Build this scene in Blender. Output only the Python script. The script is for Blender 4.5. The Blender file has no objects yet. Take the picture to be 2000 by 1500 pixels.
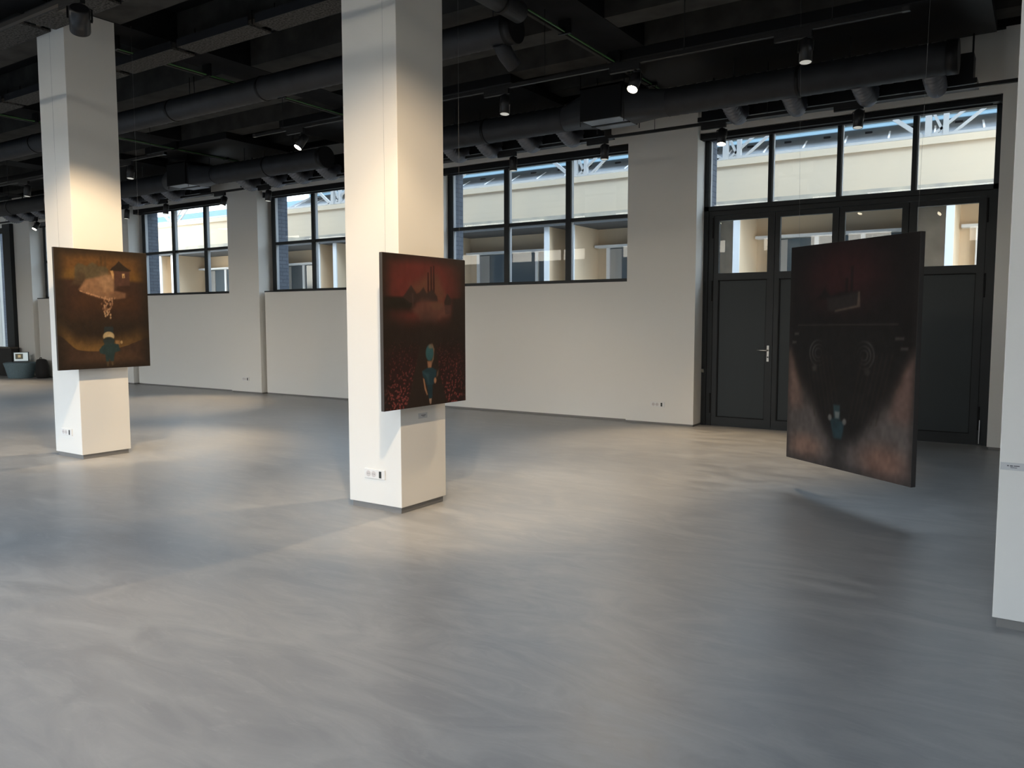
import bpy, bmesh, math, random
import numpy as np
from mathutils import Vector, Matrix

random.seed(7)
S = bpy.context.scene
COL = S.collection
PI = math.pi

# ------------------------------------------------------------------ helpers
class MB:
    """collects shapes and links them as ONE mesh object"""
    def __init__(self):
        self.bm = bmesh.new()
        self.smooth = False

    def box(self, x0, x1, y0, y1, z0, z1):
        v = [self.bm.verts.new(p) for p in ((x0, y0, z0), (x1, y0, z0), (x1, y1, z0), (x0, y1, z0),
                                            (x0, y0, z1), (x1, y0, z1), (x1, y1, z1), (x0, y1, z1))]
        for f in ((3, 2, 1, 0), (4, 5, 6, 7), (0, 1, 5, 4), (1, 2, 6, 5), (2, 3, 7, 6), (3, 0, 4, 7)):
            self.bm.faces.new([v[i] for i in f])
        return self

    def prism(self, pts, axis, a, b):
        """extrude a closed 2D outline along an axis from a to b"""
        def P(p, t):
            if axis == 0: return (t, p[0], p[1])
            if axis == 1: return (p[0], t, p[1])
            return (p[0], p[1], t)
        A = [self.bm.verts.new(P(p, a)) for p in pts]
        B = [self.bm.verts.new(P(p, b)) for p in pts]
        n = len(pts)
        self.bm.faces.new(A); self.bm.faces.new(B[::-1])
        for i in range(n):
            self.bm.faces.new((A[i], B[i], B[(i + 1) % n], A[(i + 1) % n]))
        return self

    def tube(self, path, radii, n=20, caps=True, squash=1.0):
        path = [Vector(p) for p in path]
        if not hasattr(radii, '__len__'): radii = [radii] * len(path)
        rings = []
        up = None
        for i, p in enumerate(path):
            if i == 0: t = path[1] - path[0]
            elif i == len(path) - 1: t = path[-1] - path[-2]
            else: t = path[i + 1] - path[i - 1]
            if t.length < 1e-9: t = path[min(i + 1, len(path) - 1)] - path[max(i - 2, 0)]
            t.normalize()
            if up is None:
                up = Vector((0, 0, 1)) if abs(t.z) < .9 else Vector((1, 0, 0))
            a = t.cross(up).normalized(); b = a.cross(t).normalized(); up = b
            rings.append([self.bm.verts.new(p + (a * math.cos(2 * PI * k / n) + b * math.sin(2 * PI * k / n) * squash) * radii[i]) for k in range(n)])
        for i in range(len(rings) - 1):
            for k in range(n):
                f = self.bm.faces.new((rings[i][k], rings[i][(k + 1) % n], rings[i + 1][(k + 1) % n], rings[i + 1][k]))
                f.smooth = True
        if caps:
            self.bm.faces.new(rings[0][::-1]); self.bm.faces.new(rings[-1])
        return self

    def bar(self, a, b, w, h=None):
        """square bar from a to b"""
        h = h or w
        a = Vector(a); b = Vector(b); t = (b - a).normalized()
        up = Vector((0, 0, 1)) if abs(t.z) < .95 else Vector((0, 1, 0))
        s = t.cross(up).normalized(); u = s.cross(t)
        q = [(-w / 2, -h / 2), (w / 2, -h / 2), (w / 2, h / 2), (-w / 2, h / 2)]
        A = [self.bm.verts.new(a + s * i + u * j) for i, j in q]
        B = [self.bm.verts.new(b + s * i + u * j) for i, j in q]
        self.bm.faces.new(A); self.bm.faces.new(B[::-1])
        for i in range(4): self.bm.faces.new((A[i], B[i], B[(i + 1) % 4], A[(i + 1) % 4]))
        return self

    def build(self, name, material, parent=None, bevel=0, loc=None):
        bmesh.ops.recalc_face_normals(self.bm, faces=self.bm.faces)
        me = bpy.data.meshes.new(name); self.bm.to_mesh(me); self.bm.free()
        o = bpy.data.objects.new(name, me); COL.objects.link(o)
        if material: me.materials.append(material)
        if parent is not None: o.parent = parent
        if loc is not None: o.location = loc
        if bevel:
            m = o.modifiers.new('bevel', 'BEVEL'); m.width = bevel; m.segments = 2; m.limit_method = 'ANGLE'; m.angle_limit = 0.6
        return o

def tag(o, label=None, cat=None, group=None, kind=None):
    if label: o['label'] = label
    if cat: o['category'] = cat
    if group: o['group'] = group
    if kind: o['kind'] = kind
    return o

def struct(o, label, cat):
    return tag(o, label, cat, None, 'structure')

def empty(name, loc, label, cat, group=None, rot=None, kind=None):
    e = bpy.data.objects.new(name, None); COL.objects.link(e)
    e.empty_display_size = .1; e.location = loc
    if rot: e.rotation_euler = rot
    return tag(e, label, cat, group, kind)

def copy_tree(o, parent=None):
    c = o.copy(); COL.objects.link(c)
    if parent is not None: c.parent = parent
    for ch in list(o.children): copy_tree(ch, c)
    return c

# ------------------------------------------------------------------ materials
def mat(name, color, rough=.6, metal=0, spec=.5, noise=0, nscale=6, bump=0, bscale=40, ncol=None, ndetail=6):
    m = bpy.data.materials.new(name); m.use_nodes = True
    nt = m.node_tree; b = nt.nodes['Principled BSDF']
    b.inputs['Base Color'].default_value = (*color, 1)
    b.inputs['Roughness'].default_value = rough
    b.inputs['Metallic'].default_value = metal
    b.inputs['Specular IOR Level'].default_value = spec
    if noise or bump:
        tc = nt.nodes.new('ShaderNodeTexCoord')
    if noise:
        n = nt.nodes.new('ShaderNodeTexNoise'); n.inputs['Scale'].default_value = nscale; n.inputs['Detail'].default_value = ndetail
        nt.links.new(tc.outputs['Object'], n.inputs['Vector'])
        mx = nt.nodes.new('ShaderNodeMix'); mx.data_type = 'RGBA'
        c2 = ncol or tuple(c * (1 - noise) for c in color)
        mx.inputs['A'].default_value = (*color, 1); mx.inputs['B'].default_value = (*c2, 1)
        r = nt.nodes.new('ShaderNodeValToRGB'); r.color_ramp.elements[0].position = .35; r.color_ramp.elements[1].position = .68
        nt.links.new(n.outputs['Fac'], r.inputs['Fac']); nt.links.new(r.outputs['Color'], mx.inputs['Factor'])
        nt.links.new(mx.outputs['Result'], b.inputs['Base Color'])
    if bump:
        n2 = nt.nodes.new('ShaderNodeTexNoise'); n2.inputs['Scale'].default_value = bscale; n2.inputs['Detail'].default_value = 4
        nt.links.new(tc.outputs['Object'], n2.inputs['Vector'])
        bp = nt.nodes.new('ShaderNodeBump'); bp.inputs['Strength'].default_value = bump; bp.inputs['Distance'].default_value = .01
        nt.links.new(n2.outputs['Fac'], bp.inputs['Height']); nt.links.new(bp.outputs['Normal'], b.inputs['Normal'])
    return m

def emit(name, color, strength):
    m = bpy.data.materials.new(name); m.use_nodes = True
    b = m.node_tree.nodes['Principled BSDF']
    b.inputs['Base Color'].default_value = (*color, 1)
    b.inputs['Emission Color'].default_value = (*color, 1); b.inputs['Emission Strength'].default_value = strength
    return m

def glass_mat(name, tint=(.93, .95, .95)):
    m = bpy.data.materials.new(name); m.use_nodes = True
    nt = m.node_tree; nt.nodes.clear()
    o = nt.nodes.new('ShaderNodeOutputMaterial'); t = nt.nodes.new('ShaderNodeBsdfTransparent'); g = nt.nodes.new('ShaderNodeBsdfGlossy')
    t.inputs['Color'].default_value = (*tint, 1); g.inputs['Roughness'].default_value = .01
    f = nt.nodes.new('ShaderNodeLayerWeight'); f.inputs['Blend'].default_value = .5
    pw = nt.nodes.new('ShaderNodeMath'); pw.operation = 'POWER'; pw.inputs[1].default_value = 4.5
    ma = nt.nodes.new('ShaderNodeMath'); ma.operation = 'MULTIPLY_ADD'; ma.inputs[1].default_value = .6; ma.inputs[2].default_value = .02
    mx = nt.nodes.new('ShaderNodeMixShader')
    nt.links.new(f.outputs['Facing'], pw.inputs[0]); nt.links.new(pw.outputs[0], ma.inputs[0]); nt.links.new(ma.outputs[0], mx.inputs['Fac']); nt.links.new(t.outputs['BSDF'], mx.inputs[1]); nt.links.new(g.outputs['BSDF'], mx.inputs[2])
    nt.links.new(mx.outputs['Shader'], o.inputs['Surface'])
    return m

def brick_mat(name):
    m = bpy.data.materials.new(name); m.use_nodes = True
    nt = m.node_tree; b = nt.nodes['Principled BSDF']; b.inputs['Roughness'].default_value = .9
    tc = nt.nodes.new('ShaderNodeTexCoord'); mp = nt.nodes.new('ShaderNodeMapping')
    sp = nt.nodes.new('ShaderNodeSeparateXYZ'); ad = nt.nodes.new('ShaderNodeMath'); cb = nt.nodes.new('ShaderNodeCombineXYZ')
    nt.links.new(tc.outputs['Object'], sp.inputs['Vector'])
    nt.links.new(sp.outputs['X'], ad.inputs[0]); nt.links.new(sp.outputs['Y'], ad.inputs[1])
    nt.links.new(ad.outputs[0], cb.inputs['X']); nt.links.new(sp.outputs['Z'], cb.inputs['Y'])
    br = nt.nodes.new('ShaderNodeTexBrick')
    br.inputs['Color1'].default_value = (.105, .12, .15, 1); br.inputs['Color2'].default_value = (.075, .09, .115, 1); br.inputs['Mortar'].default_value = (.05, .06, .08, 1)
    br.inputs['Scale'].default_value = 1; br.inputs['Mortar Size'].default_value = .008; br.inputs['Brick Width'].default_value = .22; br.inputs['Row Height'].default_value = .075
    nt.links.new(cb.outputs['Vector'], br.inputs['Vector']); nt.links.new(br.outputs['Color'], b.inputs['Base Color'])
    return m

def floor_mat():
    m = bpy.data.materials.new('microcement'); m.use_nodes = True
    nt = m.node_tree; L = nt.links; b = nt.nodes['Principled BSDF']
    tc = nt.nodes.new('ShaderNodeTexCoord')
    def noise(scale, detail, rough=.55, dist=0, stretch=None, rot=0):
        n = nt.nodes.new('ShaderNodeTexNoise'); n.inputs['Scale'].default_value = scale; n.inputs['Detail'].default_value = detail
        n.inputs['Roughness'].default_value = rough; n.inputs['Distortion'].default_value = dist
        mp = nt.nodes.new('ShaderNodeMapping'); mp.inputs['Rotation'].default_value = (0, 0, rot)
        if stretch: mp.inputs['Scale'].default_value = (*stretch, 1)
        L.new(tc.outputs['Object'], mp.inputs['Vector']); L.new(mp.outputs['Vector'], n.inputs['Vector'])
        return n
    big = noise(.55, 3, .5, .6)
    mid = noise(1.5, 8, .62, 1.6, (1, 2.6), .5)
    fine = noise(5, 8, .65, 1.0, (1, 3.0), -.35)
    def ramp(n, p0, p1):
        r = nt.nodes.new('ShaderNodeMapRange'); r.inputs['From Min'].default_value = p0; r.inputs['From Max'].default_value = p1
        L.new(n.outputs['Fac'], r.inputs['Value']); return r
    def mix(a, bcol, f):
        x = nt.nodes.new('ShaderNodeMix'); x.data_type = 'RGBA'; L.new(f, x.inputs['Factor'])
        if isinstance(a, tuple): x.inputs['A'].default_value = (*a, 1)
        else: L.new(a, x.inputs['A'])
        x.inputs['B'].default_value = (*bcol, 1); return x.outputs['Result']
    r1 = ramp(mid, .38, .66); r2 = ramp(big, .35, .7); r3 = ramp(fine, .56, .72)
    c = mix((.315, .316, .32), (.425, .423, .418), r1.outputs['Result'])
    m2 = nt.nodes.new('ShaderNodeMath'); m2.operation = 'MULTIPLY'; m2.inputs[1].default_value = .35; L.new(r2.outputs['Result'], m2.inputs[0])
    c = mix(c, (.26, .265, .272), m2.outputs[0])
    m3 = nt.nodes.new('ShaderNodeMath'); m3.operation = 'MULTIPLY'; m3.inputs[1].default_value = .35; L.new(r3.outputs['Result'], m3.inputs[0])
    c = mix(c, (.46, .457, .45), m3.outputs[0])
    L.new(c, b.inputs['Base Color'])
    rr = nt.nodes.new('ShaderNodeMapRange'); rr.inputs['From Min'].default_value = .35; rr.inputs['From Max'].default_value = .7
    rr.inputs['To Min'].default_value = .33; rr.inputs['To Max'].default_value = .45
    L.new(mid.outputs['Fac'], rr.inputs['Value']); L.new(rr.outputs['Result'], b.inputs['Roughness'])
    b.inputs['Specular IOR Level'].default_value = .5
    bp = nt.nodes.new('ShaderNodeBump'); bp.inputs['Strength'].default_value = .22; bp.inputs['Distance'].default_value = .004
    L.new(fine.outputs['Fac'], bp.inputs['Height']); L.new(bp.outputs['Normal'], b.inputs['Normal'])
    return m

M = {}
M['white'] = mat('white_paint', (.83, .81, .765), .75, spec=.3, bump=.03, bscale=120)
M['plinth'] = mat('grey_plinth', (.22, .21, .20), .6)
M['floor'] = floor_mat()
M['ceiling'] = mat('black_painted_concrete', (.011, .011, .012), .9, spec=.2, noise=.5, nscale=3)
M['rib'] = mat('brown_grey_concrete', (.058, .055, .050), .9, spec=.2, noise=.4, nscale=4)  # brownish grey concrete with random mottling
M['black'] = mat('black_metal', (.005, .005, .006), .5, spec=.4)
M['black_satin'] = mat('black_satin_metal', (.012, .012, .014), .35, spec=.5)
M['duct'] = mat('dark_painted_steel', (.036, .038, .043), .5, spec=.4, noise=.25, nscale=5)
M['hose'] = mat('grey_foil_hose', (.20, .21, .24), .38, metal=.5)
M['galv'] = mat('galvanised_sheet', (.30, .33, .37), .5, metal=.3)  # grille metal, also the lit grey painted onto fan coil undersides
M['panel'] = mat('wood_wool_board', (.115, .109, .10), .95, spec=.1, noise=.75, nscale=45, ndetail=3)
M['panel_side'] = mat('panel_rail_paint', (.007, .008, .011), .7)
M['green'] = mat('green_cable', (.05, .15, .04), .5)
M['frame'] = mat('anthracite_frame', (.011, .014, .016), .45, spec=.4)
M['gasket'] = mat('black_gasket', (.004, .004, .005), .8)
M['sky_glint'] = mat('bead_sky_glint', (.40, .42, .44), .4, spec=.5)  # pale colour stands in for sky reflected at the glass edge
M['door_panel'] = mat('anthracite_panel', (.017, .024, .027), .45, spec=.4)
M['glass'] = glass_mat('window_glass')
M['brick'] = brick_mat('grey_painted_brick')
M['chrome'] = mat('brushed_steel', (.62, .61, .58), .3, metal=1)
M['plastic'] = mat('white_plastic', (.82, .81, .79), .35)
M['socket_in'] = mat('ivory_plastic', (.66, .62, .60), .4)
M['dark_plastic'] = mat('dark_plastic', (.02, .025, .02), .4)
M['lamp_on'] = emit('lit_lens', (1, .86, .62), 28)
M['lamp_unlit_glow'] = emit('unlit_lens_glow', (.9, .9, .82), .35)  # faint glow put into the lenses of unlit lamps
M['wire'] = mat('steel_wire', (.35, .35, .35), .4, metal=.5)
M['canvas_side'] = mat('painted_canvas_edge', (.055, .05, .048), .8)
M['paper'] = mat('caption_paper', (.60, .60, .60), .7)
M['ink'] = mat('ink', (.12, .12, .13), .8)
M['fabric'] = mat('blue_grey_felt', (.20, .28, .32), .95, spec=.1, noise=.25, nscale=60, bump=.3, bscale=200)
M['bag'] = mat('black_nylon', (.012, .011, .011), .8, bump=.3, bscale=20)
M['laptop'] = mat('dark_aluminium', (.05, .055, .06), .4, metal=.5)
M['counter'] = mat('dark_counter', (.018, .016, .015), .6)
M['counter_top'] = mat('brown_counter_top', (.09, .075, .06), .6)
M['plaster'] = mat('cream_plaster', (.74, .615, .46), .9, spec=.1, noise=.5, nscale=.9, ncol=(.68, .58, .45))
M['plaster_low'] = mat('ochre_plaster', (.82, .65, .46), .9, spec=.1, noise=.3, nscale=1.5, ncol=(.76, .62, .45))
M['grey_wall'] = mat('grey_beige_render', (.62, .60, .54), .9, spec=.1, noise=.3, nscale=2)
M['stain'] = mat('stained_plaster', (.40, .37, .33), .95, spec=.1, noise=.9, nscale=2.2, ncol=(.62, .55, .43))
M['white_ext'] = mat('white_exterior_paint', (.86, .88, .90), .6)
M['soffit'] = mat('grey_soffit', (.10, .10, .10), .9)
M['truss'] = mat('grey_white_steel', (.40, .41, .42), .5)
M['roof_grey'] = mat('grey_roof_sheet', (.24, .26, .28), .7, noise=.3, nscale=2)
M['roof_strip'] = mat('pale_blue_glazing', (.62, .80, .95), .3)
_nt = M['roof_strip'].node_tree; _tr = _nt.nodes.new('ShaderNodeBsdfTranslucent'); _tr.inputs['Color'].default_value = (.47, .57, .63, 1)
_nt.links.new(_tr.outputs['BSDF'], _nt.nodes['Material Output'].inputs['Surface'])
M['blue_sheet'] = mat('blue_roof_sheet', (.10, .19, .33), .6)
M['roof_beige'] = mat('beige_soffit_board', (.62, .55, .48), .8)
M['ext_glass'] = mat('dark_window_glass', (.10, .13, .155), .08, spec=.6)  # bluish reflections lightened into the pane colour
M['ext_curtain'] = mat('grey_blind', (.42, .41, .39), .9)
M['ground'] = mat('pale_bounce_ground', (.50, .48, .45), .9, noise=.3, nscale=2)  # ground lightened to bounce daylight onto the lower wall opposite
M['asphalt'] = mat('dark_asphalt', (.07, .07, .07), .9, noise=.3, nscale=2)
M['sky_blocker'] = mat('sky_blocker_dark', (.11, .10, .095), .9, noise=.3, nscale=2)  # kept dark so the added sky blocker bounces little light
M['foliage'] = mat('leaves', (.03, .06, .025), .8)

# ------------------------------------------------------------------ room layout (metres)
BAY = 4.5
WY = 10.60            # front of the white piers on the window wall
SY = 10.69            # front of the parapet below the windows
FY = 10.90            # front of window and door frames
CZ = 4.715            # soffit of ribs and beams
SLAB = 5.05
XL, XR, YB = -24.6, 4.2, -1.5

# floor, outside ground
struct(MB().box(XL - .3, XR + .3, YB - .3, 11.25, -.2, 0).build('floor', M['floor']), 'grey trowelled microcement floor of the gallery hall', 'floor')
struct(MB().box(-70, 30, 11.3, 60, -.5, -.12).build('ground', M['ground']), 'grey street ground outside the window wall', 'ground')

# ceiling slab with ribs along the hall and beams over the pillars
struct(MB().box(XL - .3, XR + .3, YB - .3, 11.3, SLAB, SLAB + .3).build('ceiling', M['ceiling']), 'black painted concrete ceiling slab', 'ceiling')
for k in range(12):
    y0 = 6.88 + (k - 7) * 1.035
    if y0 < YB or y0 > 10.2: continue
    struct(MB().box(XL, XR, y0, y0 + .34, CZ, SLAB).build('ceiling_beam', M['rib']), 'dark concrete rib running along the hall under the ceiling', 'beam')
for xc in (-22.34, -17.84, -13.34, -8.82, -4.335, .13):
    struct(MB().box(xc - .28, xc + .28, YB, WY, CZ - .005, SLAB).build('ceiling_beam', M['ceiling']), 'black cross beam carried by the pillars', 'beam')
struct(MB().box(XL, XR, WY, 10.99, CZ - .002, SLAB).build('ceiling_beam', M['ceiling']), 'black edge beam above the window wall', 'beam')

# pillars
pill = [(-9.09, -8.545, 4.53, 5.08, 'left white square pillar behind the amber factory painting'),
        (-4.61, -4.057, 4.58, 5.13, 'middle white square pillar behind the red factory painting'),
        (-.143, .41, 4.455, 5.0, 'right white square pillar cut by the photo edge'),
        (-13.6, -13.05, 4.53, 5.08, 'white square pillar hidden further down the hall'),
        (-18.1, -17.55, 4.53, 5.08, 'white square pillar at the far end of the hall')]
for i, (x0, x1, y0, y1, lb) in enumerate(pill[:3]):
    p = struct(MB().box(x0, x1, y0, y1, .048, CZ).build('pillar', M['white'], bevel=.004), lb, 'pillar')
    MB().box(x0 + .018, x1 - .018, y0 + .018, y1 - .018, 0, .05).build('plinth', M['plinth'], p)

# window wall: piers, parapets, lintels
openings = []                                     # (x0, x1, z0)
for k in range(4):
    openings.append((-8.53 - BAY * k, -5.03 - BAY * k, 2.06))
wall = MB()
piers = [(-5.03, -4.0), (-.475, .95), (-9.53, -8.53), (-14.03, -13.09), (-18.53, -17.6), (-22.95, -22.1)]
for x0, x1 in piers:
    wall.box(x0, x1, WY, 11.0, .03, CZ)
wall.box(.95, XR, WY, 11.0, .03, CZ)
for x0, x1, z0 in openings:
    wall.box(x0, x1, SY, 11.0, .03, z0)            # parapet
    wall.box(x0, x1, SY, 11.0, 4.02, CZ)           # lintel
wall.box(-4.0, -.475, SY, 11.0, 4.02, CZ)          # above the door
wall.box(XL - .3, -22.95, SY, 11.0, 4.05, CZ)
struct(wall.build('wall_back', M['white']), 'white window wall with piers between the windows', 'wall')
bb = MB()
for x0, x1 in piers[:1] + piers[2:]:
    bb.box(x0 + .01, x1 - .01, WY + .012, 10.9, 0, .035)
bb.box(-.46, XR, WY + .012, 10.9, 0, .035)
for x0, x1, z0 in openings: bb.box(x0, x1, SY + .012, 10.9, 0, .035)
struct(bb.build('baseboard_back', M['plinth']), 'recessed grey skirting strip along the window wall', 'baseboard')
# outer brick leaf, seen in the window reveals
br = MB()
for x0, x1, z0 in openings:
    br.box(x0, x1, 11.0, 11.29, -.1, z0 - .02)
    br.box(x0, x1, 11.0, 11.29, 4.05, 5.6)
br.box(-4.0, -.475, 11.0, 11.29, 4.05, 5.6)
edge = sorted([(o[0], o[1]) for o in openings] + [(-4.0, -.475), (-24.9, -22.95)])
prev = -27
for a, b in edge:
    br.box(prev, a + .03, 11.0, 11.29, -.1, 5.6) if a > prev else None
    prev = b - .03
br.box(prev, XR + .3, 11.0, 11.29, -.1, 5.6)
br.box(-27, XR + .3, 11.0, 11.29, 5.6, 12.5)  # unseen upper wall added to keep bright rear sky off the building opposite
struct(br.build('wall_outer', M['brick']), 'dark grey painted brick outer leaf of the window wall', 'wall')

# other walls
struct(MB().box(XL - .3, XL, YB, 11.0, 0, CZ).build('wall_left', M['white']), 'white end wall far down the hall', 'wall')
struct(MB().box(XR, XR + .3, YB, 11.0, 0, CZ).build('wall_right', M['white']), 'white end wall on the right', 'wall')
fw = MB()
fo = [(-1.7, .2)] + [(-6.9 - BAY * k, -3.4 - BAY * k) for k in range(4)]
fo.sort(); prev = XL
for a, b in fo:
    fw.box(prev, a, YB - .3, YB, 0, CZ); prev = b
    fw.box(a, b, YB - .3, YB, 0, .3); fw.box(a, b, YB - .3, YB, 3.9, CZ)
fw.box(prev, XR, YB - .3, YB, 0, CZ)
struct(fw.build('wall_front', M['white']), 'white wall with tall windows behind the camera', 'wall')
for i, (a, b) in enumerate(fo):
    w = MB()
    for xx in (a, a + 1.14, a + 2.3, b - .06): w.box(xx, xx + .06, YB - .2, YB - .1, .3, 3.9)
    for zz in (.3, 1.5, 2.7, 3.84): w.box(a, b, YB - .2, YB - .1, zz, zz + .06)
    struct(w.build('window_%d' % (i + 10), M['frame']), 'tall dark framed window behind the camera', 'window')

# ------------------------------------------------------------------ windows of the window wall
def window(n, x0, x1, label):
    z0, z1 = 2.06, 4.03
    fr = MB()
    y0, y1 = FY, FY + .085
    fr.box(x0, x0 + .10, y0, y1, z0, z1).box(x1 - .10, x1, y0, y1, z0, z1)
    fr.box(x0, x1, y0, y1, z0, z0 + .045).box(x0, x1, y0, y1, 3.95, z1)
    m1, m2 = x0 + 1.16, x0 + 2.31
    for m in (m1, m2): fr.box(m, m + .085, y0 - .01, y1, z0, z1)
    fr.box(x0 + .1, x1 - .1, y0 + .005, y1, 2.995, 3.05)
    f = struct(fr.build('window_%d' % n, M['frame']), label, 'window')
    bd = MB()                                        # beads beside each upright, sky reflection put into their pale colour
    for xx in (x0 + .10, m1 + .085, m2 + .085): bd.box(xx, xx + .012, y0 + .012, y1 - .01, z0 + .045, 3.95)
    bd.build('glint_bead', M['sky_glint'], f)
    st = MB().box(x0, x1, SY - .012, FY + .01, z0 - .012, z0 + .012).build('window_sill', M['frame'], f)
    st['label'] = 'thin dark sill'
    xs = [x0 + .1, m1, m1 + .085, m2, m2 + .085, x1 - .1]
    for a, b in ((xs[0], xs[1]), (xs[2], xs[3]), (xs[4], xs[5])):
        for za, zb in ((z0 + .045, 2.995), (3.05, 3.95)):
            MB().box(a, b, y0 + .05, y0 + .056, za, zb).build('pane', M['glass'], f)
    return f
wl = ['dark six pane window right of the middle pillar', 'dark six pane window left of the middle pillar',
      'dark six pane window right of the left pillar', 'dark window slit left of the left pillar']
for k, (x0, x1, z0) in enumerate(openings): window(k + 1, x0, x1, wl[k])

# roller blind cassettes at the window heads
bl = ['black roller blind cassette above the window right of the middle pillar', 'black roller blind cassette above the window left of the middle pillar',
      'black roller blind cassette above the window right of the left pillar', 'black roller blind cassette above the window left of the left pillar']
def cassette(x0, x1, z0, z1, label):
    e = empty('roller_blind', ((x0 + x1) / 2, 10.76, z0), label, 'roller blind', 'roller blinds at the window heads')
    c = x0 + x1
    MB().prism([(-.06, 0), (.06, 0), (.06, z1 - z0), (-.045, z1 - z0), (-.06, z1 - z0 - .015)], 0, x0 - c / 2 + .02, x1 - c / 2 - .02).build('cassette', M['black'], e)
    for q in (x0, x1 - .02): MB().box(q - c / 2, q - c / 2 + .02, -.065, .065, -.006, z1 - z0 + .004).build('end_cap', M['black_satin'], e)
    MB().box(x0 - c / 2 + .1, x1 - c / 2 - .1, .02, .04, -.022, 0).build('bottom_bar', M['black_satin'], e)
for k, (x0, x1, z0) in enumerate(openings): cassette(x0, x1, 3.92, 4.018, bl[k])
cassette(-4.0, -.476, 3.94, 4.012, 'black roller blind cassette above the four leaf door')

# ------------------------------------------------------------------ door with glazed transom
d0, d1 = -4.0, -.476
fr = MB(); y0, y1 = FY - .01, FY + .09
fr.box(d0, d0 + .065, y0, y1, 0, 4.05).box(d1 - .065, d1, y0, y1, 0, 4.05)
fr.box(d0, d1, y0, y1, 3.945, 4.05).box(d0, d1, y0 + .03, y1, 0, .022)
fr.box(d0, d1, y0, y1, 2.995, 3.055)
fr.box(d0, d1, y0 + .02, y1, 2.925, 2.995)
for a, b in ((-3.127, -3.079), (-2.266, -2.216), (-1.405, -1.354)): fr.box(a, b, y0, y1, 3.055, 3.945)
fr.box(d0 + .065, d0 + .14, y0 + .02, y1, 0, 2.93).box(d1 - .12, d1 - .065, y0 + .02, y1, 0, 2.93)
door = struct(fr.build('door_1', M['frame']), 'dark grey four leaf door with glazed transom', 'door')
gk = MB()
gk.box(d0 + .065, d1 - .065, y0 + .012, y0 + .03, 2.988, 2.996).box(d0 + .06, d0 + .068, y0 + .01, y0 + .04, 0, 2.99)
gk.box(d0 + .137, d0 + .143, y0 + .015, y0 + .04, 0, 2.93).box(d1 - .123, d1 - .117, y0 + .015, y0 + .04, 0, 2.93)
gk.build('gasket', M['gasket'], door)
bd = MB()  # door beads, sky reflection painted in as a pale colour
for xx in (d0 + .065, -3.079, -2.216, -1.354): bd.box(xx, xx + .014, y0 + .03, y1 - .01, 3.055, 3.945)
bd.build('glint_bead', M['sky_glint'], door)
tb = [d0 + .065, -3.127, -3.079, -2.266, -2.216, -1.405, -1.354, d1 - .065]
for i in range(0, 8, 2): MB().box(tb[i], tb[i + 1], y0 + .06, y0 + .066, 3.055, 3.945).build('pane', M['glass'], door)
MB().bar((-3.972, y0 - .012, .78), (-3.972, y0 - .03, .77), .03, .05).build('latch', M['chrome'], door)
leaves = [(-3.86, -3.026, -3.79, -3.119), (-3.02, -2.224, -2.957, -2.301), (-2.216, -1.418, -2.149, -1.492), (-1.41, -.598, -1.322, -.679)]
for i, (a, b, ga, gb) in enumerate(leaves):
    lf = MB(); ya, yb = FY + .012, FY + .075
    lf.box(a, ga, ya, yb, .02, 2.92).box(gb, b, ya, yb, .02, 2.92)
    lf.box(ga, gb, ya, yb, 2.853, 2.92).box(ga, gb, ya, yb, 2.04, 2.133).box(ga, gb, ya, yb, .02, .125)
    L = lf.build('door_leaf', M['frame'], door)
    MB().box(ga, gb, ya + .02, yb - .01, .125, 2.04).build('panel', M['door_panel'], L)
    g = MB(); w = .016
    g.box(ga, ga + w, ya + .004, ya + .022, .125, 2.04).box(gb - w * .5, gb, ya + .004, ya + .022, .125, 2.04)
    g.box(ga, gb, ya + .004, ya + .022, 2.026, 2.04).box(ga, gb, ya + .004, ya + .022, .125, .137)
    g.build('gasket', M['gasket'], L)
    MB().box(ga, gb, ya + .025, ya + .031, 2.133, 2.853).build('pane', M['glass'], L)
    if i < 3: MB().box(b - .001, b + .007, ya + .02, yb, .02, 2.92).build('meeting_seal', M['gasket'], L)
    hx = a - .012 if i in (0, 2) else b + .012
    if i in (0, 3):
        for hz in (.18, 1.75, 2.62):
            MB().tube([(hx, ya - .004, hz), (hx, ya - .004, hz + .28)], .011, 10).build('hinge', M['gasket'], L)
    if i == 0:
        h = MB().box(-3.094, -3.062, ya - .010, ya + .002, .925, 1.143).build('handle_plate', M['chrome'], L, bevel=.003)
        MB().tube([(-3.078, ya - .006, 1.078), (-3.078, ya - .055, 1.078), (-3.084, ya - .062, 1.078), (-3.215, ya - .062, 1.08)], .0105, 10).build('lever', M['chrome'], L)
        MB().tube([(-3.078, ya - .008, .985), (-3.078, ya - .016, .985)], .010, 12).build('lock_cylinder', M['dark_plastic'], L)
MB().box(-.576, -.568, FY - .02, FY + .01, .02, .30).build('floor_bolt', M['chrome'], door)

# far left glazed bay with a dark post and counter below
fl = MB()
fl.box(-23.35, -22.95, 10.5, 10.9, 0, 4.05).box(XL, -22.95, FY, 10.98, 3.9, 4.05)
f5 = struct(fl.build('window_5', M['frame']), 'tall glazed bay with dark post at far left', 'window')
MB().box(XL, -23.35, FY + .03, FY + .04, .75, 3.9).build('pane', M['glass'], f5)
ct = empty('counter', (-23.8, 10.3, 0), 'dark low counter under the far left window', 'counter')
MB().box(XL + .03 + 23.8, 1.02, .02, .18, 0, .74).build('carcass', M['counter'], ct)
MB().box(XL + .03 + 23.8, 1.07, -.03, .18, .74, .78).build('worktop', M['counter_top'], ct)

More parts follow.
